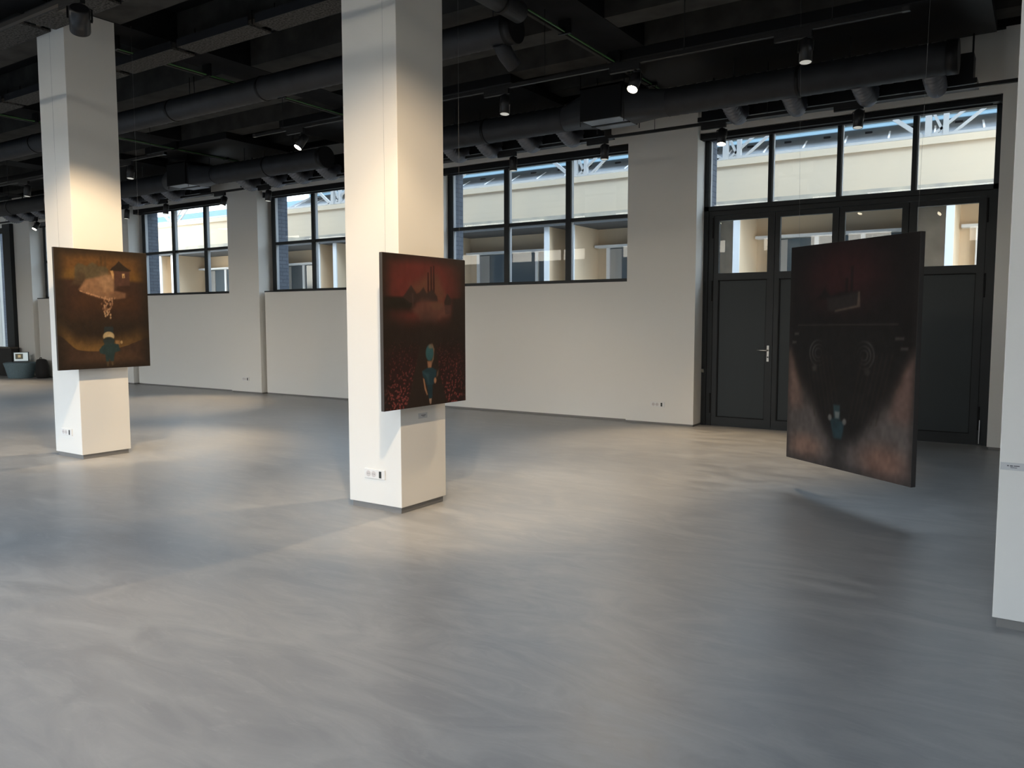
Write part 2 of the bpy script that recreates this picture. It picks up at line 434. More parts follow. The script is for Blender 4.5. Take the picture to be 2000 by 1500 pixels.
# ------------------------------------------------------------------ pouf, laptop and bag at the far end
def lathe(mb, prof, n=40, cx=0, cy=0, sx=1, sy=1):
    rings = []
    for r, z in prof:
        rings.append([mb.bm.verts.new((cx + r * sx * math.cos(2 * PI * k / n), cy + r * sy * math.sin(2 * PI * k / n), z)) for k in range(n)])
    for i in range(len(rings) - 1):
        for k in range(n):
            f = mb.bm.faces.new((rings[i][k], rings[i][(k + 1) % n], rings[i + 1][(k + 1) % n], rings[i + 1][k])); f.smooth = True
    mb.bm.faces.new(rings[0][::-1]); mb.bm.faces.new(rings[-1])
    return mb
pf = lathe(MB(), [(.275, .0), (.285, .012), (.31, .12), (.345, .27), (.38, .375), (.378, .395), (.35, .405)], 40, 0, 0, 1, 1).build('pouf', M['fabric'], loc=(-22.10, 10.21, 0))
tag(pf, 'blue grey felt pouf tapering to the floor, laptop on top', 'pouf')
lp = empty('laptop', (-22.03, 10.23, .406), 'open dark laptop standing on the blue grey pouf', 'laptop', rot=(0, 0, 1.13))
lp.scale = (.66, .8, .9)
MB().box(-.30, .24, -.17, .16, 0, .018).build('keyboard_base', M['laptop'], lp, bevel=.003)
scr = MB().prism([(.15, .018), (.165, .018), (.21, .285), (.195, .288)], 0, -.30, .24).build('screen', M['laptop'], lp)
def scrq(mb, u0, u1, v0, v1, off):
    f = lambda v: (.15 + .045 * v - off, .018 + .27 * v)
    (ya, za), (yb, zb) = f(v0), f(v1)
    v = [mb.bm.verts.new(p) for p in ((-.30 + .54 * u0, ya, za), (-.30 + .54 * u1, ya, za), (-.30 + .54 * u1, yb, zb), (-.30 + .54 * u0, yb, zb))]
    mb.bm.faces.new(v)
scr_on = emit('screen_light', (.62, .72, .74), .55)
scr_dk = emit('screen_picture', (.16, .15, .11), .2)
scr_gl = emit('screen_picture_glow', (.55, .45, .25), .5)
mb = MB(); scrq(mb, .06, .93, .06, .94, .002); mb.build('display', scr_on, scr)
mb = MB(); scrq(mb, .14, .62, .26, .82, .003); mb.build('display_picture', scr_dk, scr)
mb = MB(); scrq(mb, .30, .48, .42, .70, .004); mb.build('display_glow', scr_gl, scr)

bg = MB()
prof = [(.16, 0), (.185, .03), (.19, .16), (.175, .32), (.165, .42), (.13, .48), (.06, .50)]
lathe(bg, prof, 28, 0, 0, 1, .8)
for v in bg.bm.verts:
    v.co.x += .018 * math.sin(v.co.z * 14) ; v.co.y += .012 * math.cos(v.co.z * 19 + v.co.x * 9)
bag = bg.build('bag', M['bag'], loc=(-21.52, 10.47, 0)); tag(bag, 'black slumped bag on the floor right of the pouf', 'bag')
MB().tube([(-.06, -.02, .48), (-.04, -.02, .525), (.03, -.02, .53), (.05, -.02, .48)], .010, 8).build('strap', M['bag'], bag)

# ------------------------------------------------------------------ sockets
def socket(loc, label, rot=0):
    e = empty('wall_socket', loc, label, 'socket', 'white socket plates', rot=(0, 0, rot))
    MB().box(-.108, .108, -.011, 0, -.038, .038).build('faceplate', M['plastic'], e, bevel=.003)
    for sx in (-.062, -.006):
        s = MB().tube([(sx, -.0125, 0), (sx, -.006, 0)], .024, 24).build('socket_outlet', M['socket_in'], e)
        MB().tube([(sx - .008, -.0135, 0), (sx - .008, -.012, 0)], .003, 8).tube([(sx + .008, -.0135, 0), (sx + .008, -.012, 0)], .003, 8).build('pin_hole', M['dark_plastic'], s)
    MB().box(.050, .074, -.013, -.01, -.026, .026).build('data_port', M['dark_plastic'], e)
socket((-4.328, 4.58, .288), 'white double socket plate low on the middle pillar')
socket((-8.835, 4.53, .28), 'white double socket plate low on the left pillar')
socket((-4.53, WY, .288), 'white double socket plate on the pier left of the door')
socket((-13.58, WY, .288), 'white double socket plate on the far wall pier')

# caption cards
def card(loc, rot, w, h, label):
    e = empty('caption_card', loc, label, 'caption card', 'caption cards', rot=(0, 0, rot))
    MB().box(-w / 2, w / 2, -.003, 0, -h / 2, h / 2).build('card', M['paper'], e)
    t = MB()
    t.box(-w * .22, -w * .14, -.0036, -.003, h * .02, h * .17).box(-w * .10, w * .02, -.0036, -.003, h * .0, h * .16).box(w * .05, w * .30, -.0036, -.003, h * .03, h * .15)
    t.box(-w * .08, w * .2, -.0036, -.003, -h * .18, -h * .10)
    t.build('print', M['ink'], e)
card((-4.057, 4.843, .742), PI / 2, .105, .042, 'small caption card on the middle pillar below the red painting')
card((-.090, 4.455, .797), 0, .098, .036, 'small caption card on the right pillar')

# ------------------------------------------------------------------ paintings
def ss(a, b, x): 
    t = np.clip((x - a) / (b - a), 0, 1); return t * t * (3 - 2 * t)
def poly(u, v, pts, soft=.006):
    """soft mask of a polygon"""
    inside = np.zeros(u.shape, bool); d = np.full(u.shape, 9.0)
    n = len(pts)
    for i in range(n):
        x0, y0 = pts[i]; x1, y1 = pts[(i + 1) % n]
        c = ((y0 > v) != (y1 > v)) & (u < (x1 - x0) * (v - y0) / ((y1 - y0) if y1 != y0 else 1e-9) + x0)
        inside ^= c
        dx, dy = x1 - x0, y1 - y0
        t = np.clip(((u - x0) * dx + (v - y0) * dy) / (dx * dx + dy * dy + 1e-12), 0, 1)
        d = np.minimum(d, np.hypot(u - x0 - t * dx, v - y0 - t * dy))
    sd = np.where(inside, d, -d)
    return ss(-soft, soft, sd)
def ell(u, v, cx, cy, rx, ry, soft=.15):
    r = np.sqrt(((u - cx) / rx) ** 2 + ((v - cy) / ry) ** 2)
    return 1 - ss(1 - soft, 1 + soft, r)
class Pic:
    def __init__(s, nu, nv, base):
        s.u, s.v = np.meshgrid(np.linspace(0, 1, nu), np.linspace(0, 1, nv))
        s.c = np.ones((nv, nu, 3)) * np.array(base, float)
        s.rng = np.random.default_rng(3)
    def put(s, mask, col, a=1):
        m = (np.clip(mask, 0, 1) * a)[..., None]; s.c = s.c * (1 - m) + np.array(col, float) * m
    def poly(s, pts, col, a=1, soft=.006): s.put(poly(s.u, s.v, pts, soft), col, a)
    def ell(s, cx, cy, rx, ry, col, a=1, soft=.15): s.put(ell(s.u, s.v, cx, cy, rx, ry, soft), col, a)
    def noise(s, amt, n=24):
        g = s.rng.random((n, n)); nv, nu = s.u.shape
        yi = s.v * (n - 1.001); xi = s.u * (n - 1.001); y0 = yi.astype(int); x0 = xi.astype(int); fy = yi - y0; fx = xi - x0
        q = g[y0, x0] * (1 - fx) * (1 - fy) + g[y0, x0 + 1] * fx * (1 - fy) + g[y0 + 1, x0] * (1 - fx) * fy + g[y0 + 1, x0 + 1] * fx * fy
        s.c *= (1 + amt * (q - .5))[..., None]

def canvas(name, pic, W, H, gain=1.0):
    """front face grid, local x = right, z = up, front towards -y"""
    nv, nu = pic.u.shape
    X = (pic.u - .5) * W; Z = (.5 - pic.v) * H
    co = np.stack([X, np.full_like(X, -.0012), Z], -1).reshape(-1, 3)
    idx = np.arange(nv * nu).reshape(nv, nu)
    q = np.stack([idx[1:, :-1], idx[1:, 1:], idx[:-1, 1:], idx[:-1, :-1]], -1).reshape(-1, 4)
    me = bpy.data.meshes.new(name); me.from_pydata(co.tolist(), [], q.tolist())
    a = me.color_attributes.new('paint', 'FLOAT_COLOR', 'POINT')
    c = np.clip(pic.c, 0, 255) / 255.0
    c = c * .8 + c.mean(-1, keepdims=True) * .2
    lin = np.where(c <= .04045, c / 12.92, ((c + .055) / 1.055) ** 2.4) * gain
    buf = np.ones((nv * nu, 4), np.float32); buf[:, :3] = lin.reshape(-1, 3); a.data.foreach_set('color', buf.ravel())
    m = bpy.data.materials.new(name + '_oil_paint'); m.use_nodes = True; nt = m.node_tree; b = nt.nodes['Principled BSDF']
    at = nt.nodes.new('ShaderNodeAttribute'); at.attribute_name = 'paint'; nt.links.new(at.outputs['Color'], b.inputs['Base Color'])
    b.inputs['Roughness'].default_value = .55; b.inputs['Specular IOR Level'].default_value = .25
    tc = nt.nodes.new('ShaderNodeTexCoord'); n = nt.nodes.new('ShaderNodeTexNoise'); n.inputs['Scale'].default_value = 130
    bp = nt.nodes.new('ShaderNodeBump'); bp.inputs['Strength'].default_value = .25; bp.inputs['Distance'].default_value = .003
    nt.links.new(tc.outputs['Object'], n.inputs['Vector']); nt.links.new(n.outputs['Fac'], bp.inputs['Height']); nt.links.new(bp.outputs['Normal'], b.inputs['Normal'])
    me.materials.append(m)
    return me

def amber():
    p = Pic(190, 230, (47, 32, 22)); u, v = p.u, p.v
    p.put(ss(.3, .5, v) * (1 - ss(.55, .75, v)), (62, 38, 22), .6)
    p.ell(.5, .20, .52, .24, (104, 66, 26), 1, .45)
    p.ell(.16, .22, .10, .05, (112, 78, 26), .7, .6); p.ell(.85, .23, .10, .05, (108, 72, 22), .7, .6)
    p.put(ss(.235, .275, v) * (1 - ss(.42, .6, v)), (58, 35, 24), 1)
    p.put(ss(.3, .42, v) * (1 - ss(.45, .55, v)) * ss(.05, .3, u) * (1 - ss(.75, 1, u)), (72, 42, 22), .7)
    for cu, t, w in ((.44, .09, .011), (.485, .048, .012), (.527, .042, .014)):
        p.poly([(cu - w, t), (cu + w, t), (cu + w, .15), (cu - w, .15)], (86, 58, 26), .85, .004)
    p.poly([(.20, .25), (.205, .15), (.24, .118), (.29, .125), (.33, .14), (.36, .12), (.39, .105), (.43, .12), (.45, .135), (.53, .135), (.56, .16), (.57, .25)], (84, 70, 46), 1, .012)
    p.poly([(.16, .30), (.24, .19), (.30, .19), (.34, .30)], (74, 56, 38), .8, .02)
    p.poly([(.31, .25), (.45, .225), (.61, .20), (.615, .34), (.74, .36), (.735, .395), (.60, .41), (.55, .425), (.44, .40), (.33, .375), (.235, .335), (.26, .31)], (140, 98, 66), 1, .014)
    p.ell(.54, .27, .09, .07, (158, 116, 80), .8, .6); p.ell(.66, .375, .09, .03, (112, 74, 50), .8, .5)
    p.poly([(.62, .15), (.795, .15), (.795, .29), (.625, .30)], (82, 50, 38), 1, .008)
    p.poly([(.58, .162), (.60, .142), (.645, .115), (.68, .082), (.73, .118), (.79, .15), (.815, .158), (.79, .168), (.61, .168)], (44, 31, 21), 1, .005)
    p.poly([(.58, .17), (.61, .165), (.62, .20), (.612, .24), (.60, .22)], (196, 146, 88), .9, .006)
    p.poly([(.712, .19), (.74, .188), (.742, .225), (.714, .227)], (196, 152, 96), 1, .004); p.poly([(.722, .205), (.732, .205), (.732, .224), (.722, .224)], (90, 60, 35), .8, .003)
    rng = np.random.default_rng(5)
    for i in range(46):
        t = rng.random(); cu = .53 + (rng.random() - .5) * (.13 * (1 - t) + .05); cv = .395 + .14 * t
        p.ell(cu, cv, .008, .010, (176, 128, 92) if i % 3 else (120, 80, 55), .9, .4)
    for cu, cv in ((.505, .535), (.53, .52), (.565, .545), (.51, .555), (.565, .57), (.53, .545)): p.ell(cu, cv, .009, .011, (180, 140, 100), 1, .4)
    for i in range(60):
        t = rng.random(); p.ell(.25 + .33 * t, .345 + .075 * t + .006 * rng.random(), .006, .006, (186, 132, 92), .6, .5)
    p.put(ss(.55, .64, v), (46, 33, 21), .8)
    arc = .80 + .055 * np.sin(np.clip((u - .0) / .8, 0, 1) * PI) - .09 * (1 - ss(0, .22, u)) - .05 * ss(.75, 1, u)
    band = (1 - ss(-.004, .006, v - arc)) * ss(-.16, -.0, v - arc)
    p.put(band * (1 - .5 * ss(.6, .95, u)), (124, 86, 36), .95)
    p.put(ss(-.004, .006, v - arc), (66, 44, 30), 1)
    p.ell(.55, .93, .28, .07, (96, 64, 38), .6, .8)
    vg = np.minimum(np.minimum(u, 1 - u) / .16, np.minimum(v, 1 - v) / .10); p.put(1 - ss(0, 1, vg), (38, 29, 20), .75)
    p.poly([(.605, .765), (.655, .765), (.655, .80), (.61, .80)], (150, 108, 62), 1, .006); p.ell(.675, .782, .014, .014, (176, 138, 86), 1, .3)
    p.poly([(.49, .655), (.50, .645), (.58, .645), (.592, .655), (.585, .71), (.485, .71)], (40, 48, 50), 1, .006)
    p.ell(.535, .73, .062, .042, (178, 152, 106), 1, .12); p.ell(.535, .765, .062, .03, (40, 44, 40), 1, .2)
    p.poly([(.475, .755), (.598, .755), (.59, .80), (.485, .80)], (42, 54, 54), 1, .008)
    p.poly([(.49, .795), (.585, .79), (.64, .80), (.658, .855), (.60, .868), (.588, .90), (.58, .945), (.545, .945), (.535, .92), (.525, .948), (.495, .945), (.49, .885), (.435, .872), (.425, .845), (.455, .815)], (38, 58, 58), 1, .006)
    p.poly([(.50, .945), (.525, .945), (.523, .985), (.505, .985)], (84, 66, 42), .9, .005); p.poly([(.55, .945), (.577, .945), (.575, .98), (.56, .985)], (84, 66, 42), .9, .005)
    p.noise(.16, 30); p.noise(.12, 70)
    return p

def crimson():
    p = Pic(190, 240, (46, 35, 27)); u, v = p.u, p.v
    p.put(ss(.36, .6, v), (46, 30, 24), 1)
    p.ell(.45, .20, .45, .25, (116, 42, 36), 1, .5)
    p.put((1 - ss(.0, .06, v)) * (1 - ell(u, v, .5, 0, .4, .2, .5)), (46, 36, 28), .7)
    p.poly([(.30, .20), (.42, .16), (.50, .12), (.57, .10), (.64, .12), (.70, .20), (.74, .25), (.72, .31), (.40, .30)], (112, 68, 48), .85, .05)
    for cu, t in ((.52, .105), (.557, .065), (.59, .058)):
        p.poly([(cu - .007, t), (cu + .007, t), (cu + .009, .235), (cu - .009, .235)], (60, 20, 20), 1, .004)
    p.put(ss(.262, .285, v) * (1 - ss(.33, .40, v)) * (1 - ss(.30, .45, u)), (40, 31, 24), 1)
    p.put(ss(.262, .285, v) * ss(.78, .86, u), (44, 32, 26), .9)
    p.poly([(.22, .275), (.315, .195), (.38, .25), (.415, .24), (.463, .205), (.50, .245), (.57, .215), (.63, .265), (.64, .30), (.30, .31)], (62, 42, 37), 1, .008)
    p.poly([(.32, .35), (.44, .285), (.60, .30), (.72, .325), (.80, .33), (.80, .385), (.70, .41), (.60, .44), (.45, .44)], (108, 64, 54), .95, .03)
    p.ell(.63, .325, .08, .025, (112, 74, 56), .8, .7)
    p.poly([(.325, .25), (.34, .25), (.345, .335), (.325, .335)], (84, 58, 52), .7, .008)
    p.poly([(.72, .30), (.76, .24), (.82, .285), (.80, .32), (.725, .325)], (58, 40, 34), 1, .006); p.poly([(.725, .32), (.80, .32), (.80, .38), (.73, .385)], (86, 52, 46), 1, .006)
    p.put(ss(.40, .5, v), (46, 32, 26), .75)
    rng = np.random.default_rng(9)
    # dense red flecks on both sides of the path
    fl = np.zeros_like(u); dk = np.zeros_like(u)
    for i in range(900):
        cv = .55 + .45 * rng.random() ** .8; cu = rng.random(); s = .5 + .9 * (cv - .5) * 1.6
        a = rng.random() * PI; du = (u - cu); dv = (v - cv) * 1.15
        box = (np.abs(du) < .03) & (np.abs(dv) < .03)
        if not box.any(): continue
        ca, sa = math.cos(a), math.sin(a); x = du * ca + dv * sa; y = -du * sa + dv * ca
        e = np.exp(-((x / (.010 * s)) ** 2 + (y / (.0045 * s)) ** 2))
        if i % 3: fl = np.maximum(fl, e * (cv - .40) * 2.2)
        else: dk = np.maximum(dk, e)
    side = ss(.55, .70, v)
    p.put(side, (58, 25, 24), .7); p.put(dk, (30, 18, 16), .8)
    p.put(fl, (168, 72, 68), 1)
    p.poly([(.44, .50), (.58, .50), (.66, .80), (.755, 1.0), (.755, 1.01), (.24, 1.01), (.30, .88), (.38, .68)], (52, 38, 31), 1, .01)
    p.put(ss(.45, .62, v) * 0 + ell(u, v, .5, .52, .12, .12, .8), (46, 34, 28), .6)
    p.poly([(.56, .58), (.59, .62), (.58, .69), (.55, .73), (.555, .70), (.575, .65)], (150, 116, 92), .8, .006)
    p.ell(.53, .645, .048, .055, (48, 100, 110), 1, .18); p.ell(.545, .60, .03, .016, (140, 116, 96), .7, .5)
    p.poly([(.50, .70), (.555, .70), (.55, .76), (.51, .76)], (166, 112, 80), 1, .008)
    p.poly([(.435, .765), (.50, .745), (.56, .745), (.615, .765), (.61, .80), (.575, .86), (.565, .865), (.49, .865), (.465, .82), (.445, .80)], (34, 66, 80), 1, .006)
    p.poly([(.44, .77), (.52, .785), (.52, .855), (.50, .84), (.48, .80)], (52, 88, 100), .7, .01)
    p.poly([(.445, .81), (.462, .82), (.48, .88), (.502, .925), (.492, .93), (.465, .89)], (186, 130, 92), 1, .005)
    p.ell(.596, .835, .016, .02, (186, 128, 92), 1, .3); p.poly([(.62, .78), (.64, .76), (.636, .80), (.61, .82)], (120, 86, 66), .8, .005)
    p.poly([(.495, .865), (.565, .862), (.558, .955), (.515, .955)], (32, 60, 72), 1, .005)
    p.poly([(.518, .955), (.55, .955), (.545, .99), (.535, .995), (.525, .985)], (170, 132, 110), 1, .004)
    vg = np.minimum(np.minimum(u, 1 - u) / .12, np.minimum(v, 1 - v + .1) / .08); p.put(1 - ss(0, 1, vg), (42, 32, 25), .6)
    p.noise(.12, 30)
    return p

def dark():
    p = Pic(170, 220, (24, 19, 20)); u, v = p.u, p.v
    p.ell(.46, .15, .28, .13, (58, 25, 27), 1, .8)
    for cu, t in ((.49, .16), (.53, .11)): p.poly([(cu - .01, t), (cu + .01, t), (cu + .01, .27), (cu - .01, .27)], (26, 17, 18), .9, .006)
    p.poly([(.24, .25), (.31, .20), (.36, .235), (.45, .22), (.60, .22), (.60, .25)], (24, 17, 18), 1, .012)
    p.poly([(.33, .245), (.58, .22), (.60, .285), (.42, .31), (.34, .30)], (44, 38, 37), .9, .012)
    p.poly([(.58, .22), (.595, .22), (.60, .285), (.40, .305), (.40, .298), (.575, .278)], (96, 78, 66), .8, .005)
    p.poly([(.08, .362), (.88, .355), (.88, .361), (.08, .368)], (84, 74, 68), .75, .003)
    p.put(ss(.39, .42, v), (25, 21, 20), .9)
    p.put(ss(.44, .62, v), (56, 44, 38), .55); p.put(ss(.58, .80, v), (98, 88, 84), .95)
    p.poly([(-.02, .48), (.02, .48), (.10, .62), (.14, .74), (.05, .76), (-.02, .72)], (126, 96, 84), .9, .04)
    p.poly([(1.02, .46), (.96, .48), (.88, .62), (.84, .74), (.95, .76), (1.02, .72)], (120, 90, 80), .9, .04)
    p.poly([(.10, .37), (.88, .365), (.96, .48), (.84, .62), (.72, .76), (.60, .86), (.44, .90), (.34, .84), (.22, .70), (.08, .52), (.02, .44)], (27, 24, 24), .97, .05)
    for s in range(7):
        x = .16 + .035 * s; p.poly([(x, .50), (x + .012, .50), (x + .10, .78), (x + .09, .78)], (50, 38, 32), .45, .008)
        x = .84 - .035 * s; p.poly([(x, .48), (x + .012, .48), (x - .09, .78), (x - .10, .78)], (50, 38, 32), .45, .008)
    for cx, d in ((.27, 1), (.64, -1)):
        for r in (.075, .05, .028):
            rr = np.hypot((u - cx) / 1.0, (v - .49) * 1.3); p.put(np.exp(-((rr - r) / .006) ** 2) * (ss(-.05, .05, -(u - cx) * d) * ss(-.09, .06, .49 + .04 - v + .0 * u) * .8 + .08), (92, 88, 86), .7)
        p.ell(cx - d * .03, .56, .02, .015, (76, 70, 66), .6, .5)
    for x0, x1, y in ((.05, .09, .40), (.03, .07, .44), (.86, .92, .41), (.90, .95, .45)): p.poly([(x0, y), (x1, y), (x1, y + .01), (x0, y + .012)], (92, 84, 80), .7, .006)
    p.poly([(.38, .84), (.52, .84), (.50, 1.0), (.40, 1.0)], (44, 42, 42), .6, .05)
    p.ell(.17, .93, .14, .055, (140, 104, 88), .95, .7); p.ell(.80, .93, .16, .07, (140, 100, 84), .95, .7)
    p.poly([(.41, .715), (.465, .715), (.47, .78), (.42, .78)], (44, 70, 76), .9, .006); p.poly([(.425, .745), (.465, .745), (.46, .775), (.43, .775)], (120, 122, 118), .8, .006)
    p.poly([(.385, .775), (.505, .785), (.50, .82), (.485, .865), (.42, .865), (.40, .82)], (36, 62, 70), .95, .008)
    p.ell(.385, .775, .015, .014, (128, 122, 116), .8, .4); p.ell(.505, .785, .016, .014, (128, 122, 116), .8, .4)
    p.put(1 - ss(0, 1, np.minimum(np.minimum(u, 1 - u) / .05, (1 - v) / .06)), (40, 36, 36), .4)
    p.noise(.2, 26); p.noise(.14, 60)
    return p

def painting(pic, W, H, T, loc, rotz, label, gain, wires, tilt=0):
    e = empty('hanging_painting', loc, label, 'painting', 'hanging paintings', rot=(tilt, 0, rotz))
    MB().box(-W / 2, W / 2, 0, T, -H / 2, H / 2).build('stretched_canvas', M['canvas_side'], e, bevel=.003)
    me = canvas('picture', pic, W - .004, H - .004, gain)
    o = bpy.data.objects.new('picture', me); COL.objects.link(o); o.parent = e
    for (x, dx, dy, zt) in wires:
        MB().tube([(x, T * .5, H / 2 - .01), (x + dx, T * .5 + dy, zt)], .0007, 6).build('wire', M['wire'], e)
# local x runs right in the picture, so a canvas facing +X is turned by 90 degrees
painting(amber(), 1.02, 1.268, .028, (-8.45, 4.784, 1.611), PI / 2, 'amber painting of a house and small figure by the left pillar', .85, [(-.44, 0, 0, CZ - 1.62), (.44, 0, 0, CZ - 1.62)])
painting(crimson(), .985, 1.15, .03, (-3.955, 4.780, 1.407), PI / 2, 'dark red painting of a walking blue figure by the middle pillar', .72, [(-.44, 0, 0, CZ - 1.42), (.44, 0, 0, CZ - 1.42)])
pa = Vector((-1.894, 7.379)); pb = Vector((-.762, 6.51)); pm = (pa + pb) / 2
painting(dark(), 1.427, 1.884, .045, (pm.x, pm.y, 1.192), math.atan2(pb.y - pa.y, pb.x - pa.x), 'nearly black tall painting hanging in front of the door', 1.0, [(-.64, -.08, 0, CZ - 1.2), (.66, .10, -.05, CZ - 1.2)])

# ------------------------------------------------------------------ ceiling installations
# suspended wood wool panels in two rows
def ceil_panel(x, y, lab, z=4.5, w=.285):
    e = empty('ceiling_panel', (x, y, z), lab, 'ceiling panel', 'suspended ceiling panels')
    MB().box(0, 1.2, 0, w, 0, .02).build('board', M['panel'], e)
    MB().box(0, 1.2, -.012, 0, -.004, .085).box(0, 1.2, w, w + .012, .004, .085).build('edge_rail', M['panel_side'], e)
    for xx in (.12, 1.08): MB().tube([(xx, w / 2, .02), (xx, w / 2, CZ - z)], .006, 8).build('hanger_rod', M['black'], e)
    return e
rows = [(4.225, -7.61 - .0, 9, 'row before the pillars'), (5.535, -8.15, 9, 'row behind the pillars')]
ordn = ['nearest', 'second', 'third', 'fourth', 'fifth', 'sixth', 'seventh', 'eighth', 'ninth']
for (y, xs, n, what) in rows:
    for k in range(n):
        x = -5.48 - 1.31 * k + (.03 if y < 5 else .0)
        ceil_panel(x - 1.2 + (.6 if y < 5 else -.10), y, '%s pale wood wool panel of the suspended %s' % (ordn[k], what))
# green cables clipped below the cross beams
for xc, lab in ((-4.42, 'green cable run beyond the middle pillar, nearest the door'), (-8.93, 'green cable run between the left and middle pillars'), (-13.22, 'green cable run left of the left pillar')):
    e = empty('green_cable', (xc, 5.7, 4.58), lab, 'cable', 'green cables across the ceiling')
    MB().tube([(0, -.9, 0), (.0, 1.5, .006), (0, 4.6, 0)], .010, 10).build('cable', M['green'], e)
    MB().box(-.07, -.03, -.9, 4.6, -.01, .02).build('carrier_rail', M['rib'], e)
    for yy in (-.4, .8, 2.0, 3.2, 4.3): MB().box(-.08, .07, yy, yy + .03, -.02, .13).build('clamp', M['black'], e)

# round spiral duct along the hall
def round_duct(x0, x1, y, z, r, label, cap_r=True, cap_l=False, seam=.75, rods=()):
    e = empty('round_duct', (x0, y, z), label, 'duct', 'round ventilation ducts')
    L = x1 - x0; path = []; rad = []
    n = max(4, int(L / .12)); 
    for i in range(n + 1):
        xx = L * i / n
        path += [(xx - .004 if i else 0, 0, 0), (xx + .004 if i < n else L, 0, 0)]
        b = .004 if i % 1 == 0 else 0
        rad += [r + b, r]
    MB().tube(path, rad, 36, caps=True).build('duct_shell', M['duct'], e)
    k = int(L / seam / 2.6)
    for i in range(1, k + 1):
        xx = L * i / (k + 1); MB().tube([(xx - .02, 0, 0), (xx + .02, 0, 0)], r + .009, 36).build('coupling', M['black'], e)
    if cap_r: MB().tube([(L - .10, 0, 0), (L + .012, 0, 0)], r + .01, 36).build('end_cap', M['black'], e)
    if cap_l: MB().tube([(-.012, 0, 0), (.10, 0, 0)], r + .01, 36).build('end_cap', M['black'], e)
    for xx in rods: MB().tube([(xx - x0, 0, r), (xx - x0, 0, 4.76 - z)], .006, 8).build('hanger_rod', M['black'], e)
    return e
D1 = round_duct(-19.5, -4.48, 6.83, 4.38, .142, 'long dark spiral duct ending beyond the middle pillar', rods=(-9.75, -9.65, -6.75, -4.75, -12.6))
MB().tube([(14.83, .0, -.10), (14.83, .12, -.2), (14.86, .22, -.29)], [.085, .085, .08], 24).build('branch_stub', M['duct'], D1)
MB().tube([(15.13, -1.52, .09), (15.13, -.1, .09)], .10, 28).build('branch_duct', M['duct'], D1)
for yy in (-1.1, -.45): MB().tube([(15.13, yy, .09), (15.13, yy + .04, .09)], .107, 28).build('coupling', M['black'], D1)

# fan coil boxes with ducts left and right, flexible hoses and slot diffusers along the windows
DY, DZ, DR = 9.63, 4.205, .168
DK = []
DK.append(round_duct(-9.4, -5.5, DY, DZ, DR, 'dark round duct above the window right of the middle pillar', cap_r=False, cap_l=True, rods=(-8.9, -7.4, -6.0)))
DK.append(round_duct(-4.02, -.85, DY, DZ, DR, 'dark round duct above the four leaf door', rods=(-3.2, -1.9)))
DK.append(round_duct(-13.0, -10.1, DY, DZ, DR, 'dark round duct above the window left of the middle pillar', rods=(-12.2, -10.9)))
DK.append(round_duct(-18.4, -14.5, DY, DZ, DR, 'dark round duct above the window right of the left pillar', cap_r=False, cap_l=True, rods=(-17.3, -15.4)))
DK.append(round_duct(-22.7, -18.9, DY, DZ, DR, 'dark round duct at the far end of the hall', rods=(-21.0,)))
def fan_coil(x, label):
    e = empty('fan_coil_unit', (x, DY, 4.05), label, 'fan coil unit', 'fan coil units between the ducts')
    MB().box(-.30, .24, -.28, .26, .004, .42).build('casing', M['duct'], e, bevel=.006)
    MB().box(-.29, .23, -.27, .25, 0, .004).build('lit_underside', M['galv'], e)  # grey of the lit underside put into a paler sheet
    MB().box(-.32, .26, -.30, -.28, 0, .42).box(-.30, .24, -.02, .03, -.012, 0).box(-.33, .28, -.30, .28, .40, .43).build('black_lagging', M['black'], e)
    def trans(xa, xb):
        m = MB(); n = 28; A = []; B = []
        for k in range(n):
            t = 2 * PI * k / n; c, s = math.cos(t), math.sin(t); q = max(abs(c), abs(s))
            A.append(m.bm.verts.new((xa, -.01 + .25 * c / q, .19 + .19 * s / q))); B.append(m.bm.verts.new((xb, DR * c, DZ - 4.05 + DR * s)))
        for k in range(n):
            f = m.bm.faces.new((A[k], A[(k + 1) % n], B[(k + 1) % n], B[k])); f.smooth = True
        return m
    trans(-.30, -.70).build('duct_transition', M['duct'], e)
    trans(.24, .78).build('duct_transition', M['duct'], e)
    for sx in (-.34, .28):
        for sy in (-.25, .22): MB().tube([(sx, sy, -.05), (sx, sy, .68)], .006, 8).build('hanger_rod', M['black'], e)
fan_coil(-4.80, 'grey fan coil unit between the ducts left of the door')
fan_coil(-13.80, 'grey fan coil unit between the ducts behind the left pillar')
# black bulkhead boxes above the ducts
bk = ['black ceiling bulkhead above the four leaf door', 'black ceiling bulkhead above the window right of the middle pillar', 'black ceiling bulkhead above the window right of the left pillar', 'black ceiling bulkhead at the far end']
for (x0, x1), lab in zip(((-4.55, -.55), (-10.45, -5.95), (-14.2, -11.8) , (-20.0, -15.0)), bk):
    tag(MB().box(x0, x1, 8.95, 10.35, 4.6, CZ - .006).build('ceiling_bulkhead', M['black']), lab, 'bulkhead', 'black ceiling bulkheads')
def diffuser(x0, x1, label):
    e = empty('slot_diffuser', (x0, 10.26, 4.035), label, 'air diffuser', 'slot diffusers above the windows')
    L = x1 - x0
    MB().box(0, L, -.13, .14, .05, .33).build('plenum_box', M['black'], e)
    MB().box(-.04, L + .04, -.16, .17, -.005, .05).build('flange', M['black'], e)
    s = MB()
    for i in range(4): s.box(L - .62, L + .01, -.15 + .06 * i, -.125 + .06 * i, -.012, -.005)
    s.build('slot_grille', M['galv'], e)
    for xx in (.1, L - .02): MB().tube([(xx, .02, .33), (xx, .02, .70)], .01, 8).build('hanger_rod', M['black'], e)
dl = ['black slot diffuser box above the four leaf door', 'black slot diffuser box above the window right of the middle pillar', 'black slot diffuser box above the window left of the middle pillar', 'black slot diffuser box above the window right of the left pillar', 'black slot diffuser box at the far end of the hall']
